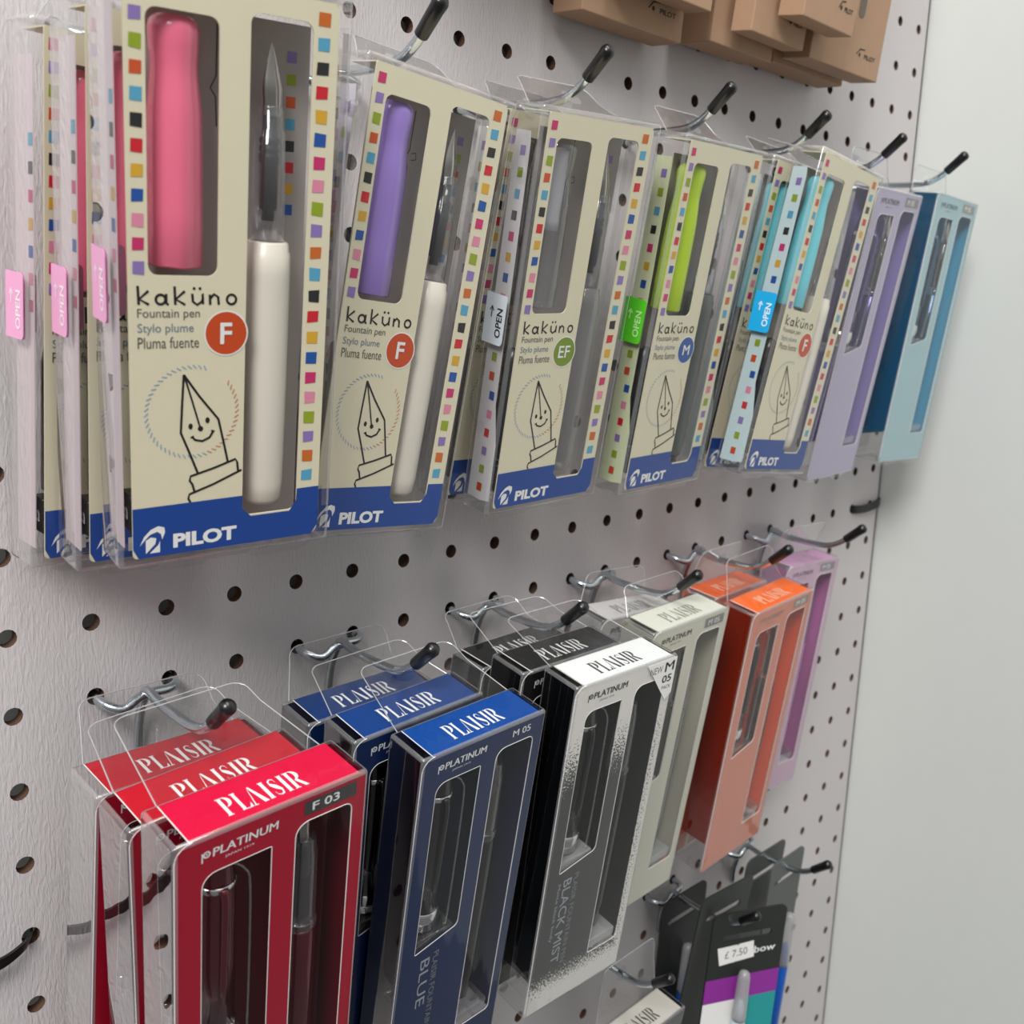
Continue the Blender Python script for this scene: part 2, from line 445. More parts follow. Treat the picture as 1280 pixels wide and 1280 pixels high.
def kakuno_print(F, par, code, circ_rgb):
    P = Print(); f = F.fm(0.035); f2 = F.fm(0.030); jr = random.Random(3)
    # navy band with the slots cut round the window
    P.poly([(-2.69, -14.2), (-2.55, -14.48), (2.5, -14.48), (2.69, -14.2), (2.69, -12.99), (2.0, -13.0), (1.98, -13.35), (1.78, -13.66), (0.6, -13.66), (0.34, -13.4), (0.34, -13.02), (-2.69, -13.05)], INKBLUE, f)
    for i, c in enumerate(SEQ_R):
        z = -0.60 - i * (12.0 / 21.0) ; a = 0.16
        P.poly([(2.28 - a + jr.uniform(-.02, .02), z - a), (2.28 + a, z - a + jr.uniform(-.03, .03)), (2.29 + a, z + a), (2.28 - a, z + a + jr.uniform(-.03, .03))], SQ[c], f)
    for i, c in enumerate(SEQ_L):
        z = -0.62 - i * 0.562
        P.poly([(-2.44 - .14, z - .15), (-2.44 + .14, z - .15 + jr.uniform(-.03, .03)), (-2.44 + .15, z + .15), (-2.44 - .13, z + .15)], SQ[c], f)
    # handwritten word
    w0 = 0.065
    def st(pts, wd=w0, m=INKBLK): P.line(pts, wd, m, f)
    x = -2.46; zb = -7.70
    st([(x, zb + .46), (x + .02, zb)]); st([(x + .26, zb + .34), (x + .03, zb + .14), (x + .27, zb)])
    x = -2.03
    P.ring(x + .13, zb + .13, .12, w0, INKBLK, f, 14); st([(x + .27, zb + .27), (x + .27, zb + .04), (x + .33, zb)])
    x = -1.55
    st([(x, zb + .46), (x + .02, zb)]); st([(x + .26, zb + .34), (x + .03, zb + .14), (x + .27, zb)])
    x = -1.10
    st([(x, zb + .28), (x + .02, zb + .08), (x + .13, zb), (x + .25, zb + .08), (x + .27, zb + .28), (x + .28, zb + .02)]); P.disc(x + .05, zb + .41, .04, INKBLK, f, 8); P.disc(x + .20, zb + .41, .04, INKBLK, f, 8)
    x = -0.64
    st([(x, zb + .26), (x + .01, zb)]); st([(x + .01, zb + .16), (x + .11, zb + .27), (x + .22, zb + .2), (x + .24, zb)])
    P.ring(-0.06, zb + .14, .125, w0, INKBLK, f, 14)
    P.text('Fountain pen', -2.48, -8.09, 1.58, 0.29, INKGRY, f)
    P.text('Stylo plume', -2.48, -8.46, 1.42, 0.29, INKSTY, f)
    P.text('Pluma fuente', -2.48, -8.80, 1.56, 0.29, INKGRY, f)
    # nib-width disc
    cm_ = mat('printed_disc_' + code, circ_rgb, 0.5)
    P.disc(-0.19, -8.44, 0.60, INKWHT, F.fm(0.034), 28); P.disc(-0.19, -8.44, 0.56, cm_, F.fm(0.032), 28)
    if code == 'EF': P.text('EF', -0.50, -8.66, 0.60, 0.46, INKWHT, F.fm(0.018), 0.01)
    elif code == 'M': P.text('M', -0.42, -8.64, 0.46, 0.42, INKWHT, F.fm(0.018), 0.02)
    else: P.text('F', -0.36, -8.72, 0.32, 0.56, INKWHT, F.fm(0.018), 0.02)
    # dashed ring
    for i in range(50):
        a = math.radians(72 + i * 6.6); r0, r1 = 1.17, 1.27; t = math.radians(4.5)
        m = INKDOT if i < 33 else INKDOR
        P.line([(-1.08 + r0 * math.cos(a), -10.52 + r0 * math.sin(a)), (-1.08 + r1 * math.cos(a + t), -10.52 + r1 * math.sin(a + t))], 0.028, m, F.fm(0.036))
    # nib drawing
    lw = 0.062
    st([(-1.32, -9.50), (-1.36, -10.2), (-1.40, -11.06), (-1.18, -11.6), (-0.94, -12.22)], lw)
    st([(-1.32, -9.50), (-0.9, -10.1), (-0.38, -10.75), (-0.24, -11.35), (-0.10, -11.98)], lw)
    st([(-1.30, -9.55), (-1.1, -10.2), (-0.88, -10.95)], lw * .8); P.disc(-0.87, -10.98, .075, INKBLK, f, 10)
    P.disc(-1.14, -10.90, .06, INKBLK, f, 10, .085); P.disc(-0.68, -10.76, .06, INKBLK, f, 10, .085)
    st([(-1.10, -11.18), (-1.02, -11.28), (-0.82, -11.33), (-0.62, -11.24), (-0.52, -11.07)], lw); st([(-1.14, -11.22), (-1.05, -11.17)], lw * .7); st([(-0.58, -11.05), (-0.48, -11.08)], lw * .7)
    st([(-1.03, -12.74), (-1.09, -12.52), (-1.16, -12.42), (-1.14, -12.29), (-0.5, -12.12), (0.12, -11.92), (0.17, -12.02), (0.20, -12.28)], lw)
    st([(-1.14, -13.04), (-1.20, -12.92), (-1.17, -12.80), (-0.5, -12.58), (0.30, -12.25)], lw)
    # maker's mark and word on the band
    fw = F.fm(0.028)
    P.poly([(-2.52, -14.12), (-2.40, -13.86), (-2.22, -13.68), (-2.02, -13.60), (-1.86, -13.66), (-1.84, -13.80), (-1.92, -14.0), (-1.95, -13.84), (-2.05, -13.76), (-2.24, -13.82), (-2.40, -13.98)], INKWHT, fw)
    P.poly([(-2.36, -14.36), (-2.36, -13.98), (-2.22, -13.90), (-2.08, -13.94), (-2.10, -14.10), (-2.34, -14.34)], INKWHT, fw)
    P.poly([(-2.26, -14.36), (-2.02, -14.14), (-1.98, -14.02), (-1.98, -14.36)], INKWHT, fw)
    P.text('PILOT', -1.62, -14.30, 1.80, 0.42, INKWHT, fw, 0.045)
    return P.obj('card_print', par)

def kakuno(key, label, group, cap_rgb, barrel, code, circ, sticker, k, yh, tall_sticker=True, clearcap=False):
    F = Frame('fountain_pen_box', POSE[key]); W, H, D = F.W, F.H, F.D
    tag(F.root, label, 'pen box', group)
    case = clear_case(F); hang_tab(F, k, 7 * G, yh)
    # front card with two windows
    outer = rrect(-2.69, -14.48, 2.69, -0.20, (.12, .28, .22, .08), 4)
    wl = rrect(-2.20, -6.98, -0.43, -0.98, .26, 5); wr = rrect(0.34, -13.62, 2.0, -0.72, .26, 5)
    card = F.add('front_card', xform(plate_geo(outer, [wl, wr], 0.05), lambda v: (v[0], v[1] + 0.045, v[2])), CREAM)
    kakuno_print(F, card, code, circ)
    F.add('card_top_flap', xform(plate_geo(rrect(-2.67, 0.05, 2.67, D - 0.12, 0.02, 1), (), 0.04), lambda v: (v[0], v[2], -0.20 - v[1])), CREAM)
    P = Print(); P.disc(2.1, 0.75, 0.20, mat('printed_disc_' + code, circ, 0.5), F.ft(-0.185), 16, .28); P.text('Fountain pen', 0.6, 0.66, 1.1, 0.2, INKGRY, F.ft(-0.185)); P.obj('top_print', F.root)
    # inner card wrapping the rear half of the left side
    sx = -W / 2 + 0.22
    k1 = key.startswith('K1')
    bk = F.add('back_card', xform(plate_geo([(-1.75, -14.2), (2.6, -14.2), (2.6, -0.7), (-1.75, -0.7)], (), 0.02), lambda v: (v[0], v[1] + D - 0.06, v[2])), mat('grey_inner_card', (178, 170, 166), 0.5))
    P = Print(); fb = F.fm(D - 0.065)
    for i, c in enumerate(['purple', 'green', 'rust', 'cyan', 'black', 'red', 'yellow', 'blue']): P.poly([(1.95, -1.5 - i * .55 - .14), (2.22, -1.5 - i * .55 - .14), (2.22, -1.5 - i * .55 + .14), (1.95, -1.5 - i * .55 + .14)], SQ[c], fb)
    P.line([(0.05, -1.0), (0.03, -2.2), (-.12, -2.5), (0.02, -2.7), (0.05, -3.4)], 0.035, INKBLK, fb); P.line([(0.12, -2.3), (0.3, -2.25), (0.34, -2.45), (0.14, -2.5)], 0.03, INKBLK, fb)
    P.obj('back_print', bk)
    side = plate_geo([(0.30, -14.2), (1.42, -14.2), (1.42, -0.9), (0.34, -0.9)] if k1 else [(0.66, -14.3), (1.40, -14.3), (1.40, -0.9), (0.72, -0.9), (0.66, -1.3), (0.58, -7.0), (0.55, -10.5), (0.25, -12.0), (0.20, -14.2)], (), 0.03)
    tint = mat('inner_card_' + key[:2], tuple(int(236 - (236 - c) * (0.16 if k1 else 0.22)) for c in cap_rgb) if not clearcap else (228, 226, 226), 0.5)
    sc = F.add('inner_card', xform(side, lambda v: (sx + v[1], v[0], v[2])), tint)
    P = Print(); fs = F.fs(sx - 0.012)
    for i, c in enumerate(['purple', 'green', 'cyan', 'black', 'magenta', 'yellow', 'blue', 'pink', 'magenta', 'purple', 'green', 'rust', 'blue', 'pink', 'red', 'purple', 'green', 'rust']):
        z = -1.55 - i * 0.72; a = 0.95 if z > -10 else 0.8
        if k1: a = 0.48  # pink stack: squares near the front edge paint a reflection in the side
        if k1 and (i < 2 or i > 8): continue
        P.poly([(a - .13, z - .16), (a + .13, z - .16), (a + .13, z + .16), (a - .13, z + .16)], SQ[c], fs)
    P.obj('side_print_and_reflection', sc)
    # pen cap: rounded hexagonal, waisted below the crown
    if clearcap:
        capm = TUBE
    else:
        capm = mat('pen_cap_' + '_'.join(map(str, cap_rgb)), cap_rgb, 0.22, 0, 0.6, 0.3)
    r = 0.66; cx, cy = -1.28, D / 2 + 0.02
    prof = [(0.25, -1.02), (0.45, -1.06), (0.56, -1.18), (0.60, -1.35), (0.58, -1.7), (0.55, -2.1), (0.56, -2.4), (0.60, -2.8), (0.635, -3.2), (0.655, -4.2), (0.66, -5.5), (0.66, -6.78), (0.62, -6.84)]
    V = []; Fc = []; n = 24
    for i, (rr, z) in enumerate(prof):
        hexw = min(1.0, max(0.0, (-z - 1.4) / 1.6))
        for kk in range(n):
            a = 2 * math.pi * kk / n; am = ((a + math.pi / 6) % (math.pi / 3)) - math.pi / 6
            hr = rr * (1 - hexw) + hexw * min(rr * 1.04, rr * 0.955 / math.cos(am))
            V.append((cx + hr * math.cos(a), cy + hr * math.sin(a), z))
    for i in range(len(prof) - 1):
        for kk in range(n): Fc.append((i * n + kk, i * n + (kk + 1) % n, (i + 1) * n + (kk + 1) % n, (i + 1) * n + kk))
    Fc.append(tuple(range(n))); Fc.append(tuple((len(prof) - 1) * n + kk for kk in range(n)))
    F.add('pen_cap', (V, Fc), capm, None, True)
    if clearcap:
        F.add('cap_liner', lathe([(0.2, -1.3), (0.40, -1.4), (0.42, -1.8), (0.40, -3.6), (0.42, -3.7), (0.42, -4.1)], cx - .1, cy, 14), clear('milky_plastic', (235, 235, 238), 1.0, 0.02, 0.2, 0, 0.55), None, True)
    # pen with its nib up
    bx = 1.22; by = D / 2 + 0.02
    bm_ = {'white': mat('white_pen_barrel', (224, 217, 204), 0.32, 0, 0.5, 0.2), 'grey': mat('dark_grey_pen_barrel', (74, 78, 78), 0.3), 'clear': TUBE}[barrel]
    pen = F.add('pen_barrel', lathe([(0.50, -6.12), (0.56, -6.16), (0.57, -6.36), (0.61, -6.40), (0.625, -7.0), (0.62, -10), (0.59, -12.9), (0.54, -13.35), (0.40, -13.52)], bx, by, 20), bm_, None, True)
    F.add('grip_section', lathe([(0.30, -2.75), (0.33, -2.8), (0.34, -3.3), (0.40, -3.35), (0.43, -4.6), (0.46, -6.1)], bx, by, 12), TUBE, None, True)
    F.add('pen_feed', lathe([(0.10, -2.2), (0.20, -2.9), (0.20, -3.5), (0.27, -3.55), (0.27, -3.66), (0.22, -3.7), (0.27, -3.75), (0.27, -3.86), (0.22, -3.9), (0.27, -3.95), (0.27, -4.1), (0.23, -4.2), (0.23, -5.3), (0.16, -5.35), (0.16, -5.6)], bx, by, 10), BLACKP, None, True)
    F.add('nib', nib_geo(bx, by - 0.1, -1.25, -3.0, 0.30), STEEL, None, True)
    # spare cartridge standing at the left rear
    F.add('ink_cartridge', lathe([(0.1, -8.4), (0.26, -8.5), (0.34, -8.9), (0.34, -12.6), (0.2, -12.7)], -W / 2 + 0.95, 0.75, 12), mat('dark_cartridge_plastic', (42, 44, 48), 0.3), None, True)
    bm = bmesh.new(); add_box(bm, (-W / 2 + 0.35, 0.12 - D / 2, H - 13.75), (-W / 2 + 0.75, 0.85 - D / 2, H - 12.72), 0.03, 1)
    lb = bm_obj('cartridge_label', bm, BLACKP, F.root)
    P = Print(); P.text('B', -13.42, 0.32, 0.34, 0.32, INKWHT, lambda a, b: (-W / 2 + 0.34, b - D / 2, a + H), 0.02); P.obj('label_print', lb)
    # peel-open sticker folded over the rear left edge
    if sticker:
        sm = mat('open_sticker_' + '_'.join(map(str, sticker[0])), sticker[0], 0.4)
        g = plate_geo(rrect(0.42, -8.25, D + 0.02, -6.45, (.15, .0, .0, .15), 3), (), 0.02)
        so = F.add('open_sticker', xform(g, lambda v: (-W / 2 - 0.035 + v[1], v[0], v[2])), sm)
        g2 = plate_geo(rrect(-W / 2 - 0.03, -8.25, -W / 2 + 0.8, -6.45, (.0, .15, .15, .0), 3), (), 0.02)
        F.add('sticker_fold', xform(g2, lambda v: (v[0], v[1] + D + 0.01, v[2])), sm, so)
        P = Print(); ink = mat('sticker_ink_' + '_'.join(map(str, sticker[1])), sticker[1], 0.5)
        P.text('OPEN', -7.98, 0.56, 1.05, 0.30, ink, lambda a, b: (-W / 2 - 0.045, b - D / 2, a + H), 0.02)
        fa = F.fs(-W / 2 - 0.045); P.line([(1.14, -7.30), (1.14, -6.92)], 0.05, ink, fa); P.line([(1.04, -7.06), (1.14, -6.90), (1.24, -7.06)], 0.05, ink, fa)
        P.obj('sticker_print', so)
    return F

def plaisir(key, label, group, rgb, k, yh, row, tag_txt='M 05', tag_rgb=(60, 58, 58), inner=None, side=None, topc=None, ink=(240, 240, 240), topink=None, pen_rgb=None, word=None, mist=False, vis=True, bx=1.1):
    F = Frame('fountain_pen_box', POSE[key]); W, H, D = F.W, F.H, F.D; q = W / 5.63
    tag(F.root, label, 'pen box', group)
    case = clear_case(F, 0.12); hang_tab(F, k, row, yh, 4.2, 5.0, 0.9)
    hexk = '_'.join(map(str, rgb))
    cardm = mat('coated_card_' + hexk, rgb, 0.45, 0, 0.35, 0.0) if not mist else mist_mat()
    topm = mat('top_card_' + '_'.join(map(str, topc or rgb)), topc or rgb, 0.45, 0, 0.35, 0.0)
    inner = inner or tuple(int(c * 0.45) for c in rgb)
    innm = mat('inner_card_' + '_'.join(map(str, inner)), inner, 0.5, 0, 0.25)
    inkm = mat('card_ink_' + '_'.join(map(str, ink)), ink, 0.45)
    tink = mat('card_ink_' + '_'.join(map(str, topink or ink)), topink or ink, 0.45)
    x1 = W / 2 - 0.04
    outer = rrect(-x1, -H + 0.05, x1, -0.04, (.05, .05, .28, .48), 5)
    wl = rrect(-2.06 * q, -8.6 * q, -0.12 * q, -1.25, (.05, .25, .06, .42), 5)
    wl = [(a, b + (0.35 if (b < -5 and a > -1) else 0)) for a, b in wl]
    wr = rrect(0.58 * q, -13.95 * q, 2.34 * q, -0.92, (.05, .2, .25, .42), 5)
    card = F.add('front_card', xform(plate_geo(outer, [wl, wr], 0.05), lambda v: (v[0], v[1] + 0.045, v[2])), cardm)
    F.add('top_flap', xform(plate_geo([(-x1 + .42, 0.06), (x1 - .25, 0.06), (x1 - .25, D - 0.06), (-x1 + .42, D - 0.06)], (), 0.04), lambda v: (v[0], v[2], -0.04 - v[1])), topm)
    # white cut edges of the card
    EC = mat('card_cut_edge', (228, 226, 224), 0.6)
    F.add('card_edge', tube_geo([(x, 0.05, z) for x, z in wr], 0.022, 4, False, True), EC, card)
    F.add('card_edge', tube_geo([(x, 0.05, z) for x, z in wl], 0.018, 4, False, True), EC, card)
    e2 = tube_geo([(-x1 + .42, D - .06, -0.035), (-x1 + .42, 0.06, -0.035)], 0.02, 4)
    e3 = tube_geo([(-x1 + .48, 0.04, -0.05)] + [(x, 0.04, z) for x, z in arc(-x1 + .48, -.52, .48, 90, 180, 5)] + [(-x1, 0.04, -H + .3)], 0.018, 4)
    F.add('card_edge', join(e2, e3), EC, card)
    # print
    P = Print()
    didone(P, -1.15 * q, 0.42, 2.35 * q, 0.80, tink, F.ft(-0.028))
    P.obj('top_lettering', F.root)
    P = Print(); f = F.fm(0.034)
    P.ring(-1.94 * q, -0.60, 0.085, 0.045, inkm, f, 14); P.line([(-2.06 * q, -0.52), (-2.06 * q, -0.82)], 0.04, inkm, f); P.disc(-1.94 * q, -0.60, .03, inkm, f, 8)
    P.text('PLATINUM', -1.78 * q, -0.74, 1.80 * q, 0.26, inkm, f, 0.03, 0.08)
    P.text('JAPAN 1919', -1.45 * q, -0.95, 0.8 * q, 0.09, inkm, f)
    if tag_txt and not mist:
        tx0 = 1.05 * q if key[0] in 'RP' else 1.25 * q
        if tag_rgb: P.poly([(tx0 - .25, -0.72), (x1 - 0.35, -0.72), (x1 - 0.35, -0.26), (tx0 - .25, -0.26)], mat('printed_size_tag_' + '_'.join(map(str, tag_rgb)), tag_rgb, 0.5), f)
        P.text(tag_txt, tx0, -0.62, 0.85 * q, 0.27, inkm if not tag_rgb else INKWHT, F.fm(0.028), 0.015)
    if word:
        P.text(word, -1.72, -9.05, 2.3 if not mist else 4.3, 0.42 if not mist else 0.44, mat('silver_ink', (165, 170, 178), 0.4), f, 0.0 if not mist else 0.005, 0, -90)
        P.text('PLAISIR FOUNTAIN PEN' if not mist else 'PLAISIR FOUNTAIN PEN', -1.14, -8.95, 4.6, 0.26, mat('dim_silver_ink', (130, 132, 135), 0.4), f, 0.0, 0, -90)
        if mist: P.text('Matte black body', -2.06, -9.15, 2.9, 0.20, mat('silver_ink', (175, 178, 180), 0.4), f, 0.0, 0, -90)
    P.obj('card_print', card)
    if mist:
        st = F.add('corner_sticker', xform(plate_geo([(1.02, -0.12), (x1, -0.12), (x1, -1.75), (2.45, -2.0)], (), 0.015), lambda v: (v[0], v[1] - 0.012, v[2])), WHITEC)
        P = Print(); f = F.fm(-0.016)
        P.text('NEW', 1.25, -0.62, 0.72, 0.30, INKGRY, f); P.text('M', 2.12, -0.66, 0.52, 0.42, INKBLK, f, 0.02); P.text('05', 2.05, -1.16, 0.56, 0.34, INKBLK, f, 0.02); P.text('PACK', 2.12, -1.46, 0.52, 0.16, INKBLK, f)
        P.obj('sticker_print', st)
    # back card, right and (for the dark ones) left side panels
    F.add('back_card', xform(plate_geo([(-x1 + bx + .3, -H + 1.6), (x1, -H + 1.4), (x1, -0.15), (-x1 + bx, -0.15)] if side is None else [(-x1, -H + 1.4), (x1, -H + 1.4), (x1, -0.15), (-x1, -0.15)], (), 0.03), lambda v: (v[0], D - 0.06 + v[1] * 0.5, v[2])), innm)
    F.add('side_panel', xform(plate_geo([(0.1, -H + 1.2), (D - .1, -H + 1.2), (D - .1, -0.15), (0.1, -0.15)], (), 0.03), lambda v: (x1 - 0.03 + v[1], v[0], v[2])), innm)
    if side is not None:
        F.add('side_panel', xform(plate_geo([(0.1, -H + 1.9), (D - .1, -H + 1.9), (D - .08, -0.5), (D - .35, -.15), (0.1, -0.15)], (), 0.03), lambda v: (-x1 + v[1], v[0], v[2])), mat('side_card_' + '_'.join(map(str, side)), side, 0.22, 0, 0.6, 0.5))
    if vis:
        pr = pen_rgb or tuple(int(c * 0.5) for c in rgb)
        pm = mat('lacquered_pen_' + '_'.join(map(str, pr)), pr, 0.18, 0.55, 0.5, 0.6)
        cx, cy = -1.25 * q, D / 2
        F.add('pen_cap', lathe([(0.02, -1.15), (0.30, -1.25), (0.46, -1.6), (0.55, -2.2), (0.58, -3.0), (0.60, -5), (0.60, -7.3)], cx, cy, 20), pm, None, True)
        F.add('cap_ring', lathe([(0.56, -7.28), (0.63, -7.32), (0.64, -7.75), (0.60, -7.8), (0.60, -8.1)], cx, cy, 20), mat('chrome_ring', (220, 220, 222), 0.12, 1.0), None, True)
        cl = smooth_path([(cx - .05, cy - .56, -2.35), (cx - .05, cy - .70, -2.6), (cx - .05, cy - .68, -4.0), (cx - .05, cy - .63, -6.2)], 3)
        F.add('pen_clip', tube_geo(cl, [0.14, 0.16] + [0.11] * (len(cl) - 3) + [0.13], 8), pm, None, True)
        F.add('clip_band', lathe([(0.575, -2.25), (0.60, -2.28), (0.60, -2.42), (0.575, -2.45)], cx, cy, 20), mat('chrome_ring', (220, 220, 222), 0.12, 1.0), None, True)
        px, py = 1.42 * q, D / 2
        F.add('nib', nib_geo(px, py - 0.06, -0.95, -2.35, 0.28), STEEL, None, True)
        F.add('pen_section', lathe([(0.30, -2.2), (0.36, -2.25), (0.38, -2.6), (0.42, -2.7), (0.45, -4.9), (0.47, -5.2)], px, py, 16), TUBE, None, True)
        F.add('converter', lathe([(0.20, -2.4), (0.26, -2.5), (0.26, -3.2), (0.30, -3.25), (0.30, -3.6), (0.26, -3.65), (0.28, -5.0)], px, py, 12), mat('smoky_plastic', (56, 52, 50), 0.2), None, True)
        F.add('section_ring', lathe([(0.46, -5.15), (0.50, -5.2), (0.50, -5.42), (0.47, -5.46)], px, py, 16), TUBE, None, True)
        F.add('pen_barrel', lathe([(0.44, -5.45), (0.48, -5.5), (0.50, -8), (0.46, -12.0), (0.34, -13.3), (0.1, -13.5)], px, py, 16), pm, None, True)
        # clear inner tray with its two ledges
        bm = bmesh.new()
        add_box(bm, (-2.0 * q, 0.15, -8.75 * q), (-0.2 * q, D - .2, -8.2 * q), 0.06, 2)
        add_box(bm, (0.65 * q, 0.15, -13.9 * q), (2.3 * q, D - .2, -13.45 * q), 0.06, 2)
        bmesh.ops.translate(bm, vec=(0, -D / 2, H), verts=bm.verts)
        bm_obj('inner_tray', bm, FROST if key in ('M1', 'I1') else TUBE, F.root)
        for xx in (-0.55, ):
            l = smooth_path([(cx + .12, .14, -1.35), (cx + .45, .14, -1.7), (cx + .62, .14, -2.6), (cx + .62, .14, -7.4), (cx + .5, .14, -7.9)], 3)
            F.add('tray_rib', tube_geo(l, 0.035, 5), TUBE, None, True)
    return F

def mist_mat():
    if 'mist' in _M: return _M['mist']
    m = bpy.data.materials.new('white_card_with_black_mist_print'); m.use_nodes = True; nt = m.node_tree; b = nt.nodes['Principled BSDF']
    b.inputs['Roughness'].default_value = 0.42; b.inputs['Coat Weight'].default_value = 0.2
    tc = nt.nodes.new('ShaderNodeTexCoord'); sp = nt.nodes.new('ShaderNodeSeparateXYZ'); nt.links.new(tc.outputs['Object'], sp.inputs[0])
    n = nt.nodes.new('ShaderNodeTexNoise'); n.inputs['Scale'].default_value = 1300; n.inputs['Detail'].default_value = 3; nt.links.new(tc.outputs['Object'], n.inputs['Vector'])
    def M(op, a, b_=None, clamp=False):
        x = nt.nodes.new('ShaderNodeMath'); x.operation = op; x.use_clamp = clamp
        for i, v in enumerate((a, b_)):
            if v is None: continue
            if isinstance(v, (int, float)): x.inputs[i].default_value = v
            else: nt.links.new(v, x.inputs[i])
        return x.outputs[0]
    z = sp.outputs[2]; x = sp.outputs[0]; H = 0.1566
    # printed design: white head, black body, speckled white foot and right margin
    up = M('MULTIPLY', M('SUBTRACT', z, H - 0.048), 1 / 0.030)            # rises towards the head
    dn = M('MULTIPLY', M('SUBTRACT', 0.020, z), 1 / 0.014)                # rises towards the foot
    rt = M('MULTIPLY', M('SUBTRACT', x, 0.0185), 1 / 0.010)               # rises towards the right margin
    e = M('MAXIMUM', M('MAXIMUM', up, dn), rt)
    g = M('MULTIPLY', M('SUBTRACT', M('ADD', e, M('MULTIPLY', M('SUBTRACT', n.outputs['Fac'], 0.5), 2.6)), 0.35), 5.0, True)
    mx = nt.nodes.new('ShaderNodeMix'); mx.data_type = 'RGBA'; nt.links.new(g, mx.inputs[0])
    mx.inputs[6].default_value = (*lin((52, 52, 53)), 1); mx.inputs[7].default_value = (*lin((232, 228, 222)), 1)
    nt.links.new(mx.outputs[2], b.inputs['Base Color'])
    _M['mist'] = m; return m

# ------------------------------------------------------------------ the setting: pegboard, walls
def build_board():
    bm = []; V = []; Fc = []; mi = []
    r = 0.29; n = 14; T = 0.45; h = G / 2
    i0, i1, j0, j1 = -2, 22, -17, 20
    def av(p): V.append(p); return len(V) - 1
    def facebox(x0, z0, x1, z1):
        a = [av((x0, 0, z0)), av((x1, 0, z0)), av((x1, 0, z1)), av((x0, 0, z1))]; Fc.append(tuple(a)); mi.append(0)
    for i in range(i0, i1 + 1):
        for j in range(j0, j1 + 1):
            cx, cz = i * G, -j * G; jx = 0
            ring = []; ringb = []; sq = []
            for k in range(n * 1):
                a = 2 * math.pi * k / n
                ca, sa = math.cos(a), math.sin(a); m = max(abs(ca), abs(sa))
                ring.append(av((cx + r * ca, 0, cz + r * sa))); ringb.append(av((cx + r * ca, T, cz + r * sa)))
                sq.append((cx + h * ca / m, 0, cz + h * sa / m))
            so = [av(p) for p in sq]
            for k in range(n):
                k2 = (k + 1) % n
                Fc.append((ring[k], ring[k2], so[k2], so[k])); mi.append(0)
                Fc.append((ring[k2], ring[k], ringb[k], ringb[k2])); mi.append(1)
                # corner fill
                p, q = V[so[k]], V[so[k2]]
                if abs(abs(p[0] - cx) - abs(q[0] - cx)) > 1e-6 and abs(abs(p[2] - cz) - abs(q[2] - cz)) > 1e-6 or (abs(p[0] - q[0]) > 1e-6 and abs(p[2] - q[2]) > 1e-6):
                    c = (cx + math.copysign(h, p[0] + q[0] - 2 * cx), 0, cz + math.copysign(h, p[2] + q[2] - 2 * cz))
                    Fc.append((so[k], so[k2], av(c))); mi.append(0)
    xr = 57.0
    facebox((i1 + .5) * G, (-j1 - .5) * G, xr, (-j0 + .5) * G)
    o = mesh_obj('pegboard', V, Fc, [board_mat(), mat('hardboard_brown_core', (92, 66, 50), 0.85)], None, mi)
    tag(o, 'white textured pegboard with rows of round holes covering the whole back', 'pegboard')
    xl = (i0 - .5) * G; zb = (-j1 - .5) * G; zt = (-j0 + .5) * G
    for nm, lo, hi in (('board_edge', (xr - .02, 0.0, zb), (xr, T, zt)),):
        b = bmesh.new(); add_box(b, lo, hi); bm_obj(nm, b, mat('hardboard_brown_core', (92, 66, 50), 0.85), o)
    return o

def board_mat():
    m = bpy.data.materials.new('white_textured_laminate'); m.use_nodes = True; nt = m.node_tree; b = nt.nodes['Principled BSDF']
    b.inputs['Base Color'].default_value = (*lin((205, 199, 199)), 1); b.inputs['Roughness'].default_value = 0.40
    tc = nt.nodes.new('ShaderNodeTexCoord'); mp = nt.nodes.new('ShaderNodeMapping'); mp.inputs['Scale'].default_value = (1.0, 1.0, 0.22)
    n = nt.nodes.new('ShaderNodeTexNoise'); n.inputs['Scale'].default_value = 1100; n.inputs['Detail'].default_value = 2; n.inputs['Distortion'].default_value = 0.6
    nt.links.new(tc.outputs['Object'], mp.inputs[0]); nt.links.new(mp.outputs[0], n.inputs['Vector'])
    bp = nt.nodes.new('ShaderNodeBump'); bp.inputs['Strength'].default_value = 0.55; bp.inputs['Distance'].default_value = 0.0006
    nt.links.new(n.outputs['Fac'], bp.inputs['Height']); nt.links.new(bp.outputs[0], b.inputs['Normal'])
    return m

build_board()
bm = bmesh.new(); add_box(bm, (-8, 5.0, -58), (57.2, 5.5, 46)); tag(bm_obj('wall_back', bm, mat('grey_wall_paint', (170, 172, 168), 0.8)), kind='structure')
bm = bmesh.new(); add_box(bm, (57.15, -75, -75), (59.5, 5.5, 75)); wr_ = tag(bm_obj('wall_right', bm, mat('white_wall_paint', (216, 219, 214), 0.6, grain=0.015, gscale=60, bump=0.08)), kind='structure')

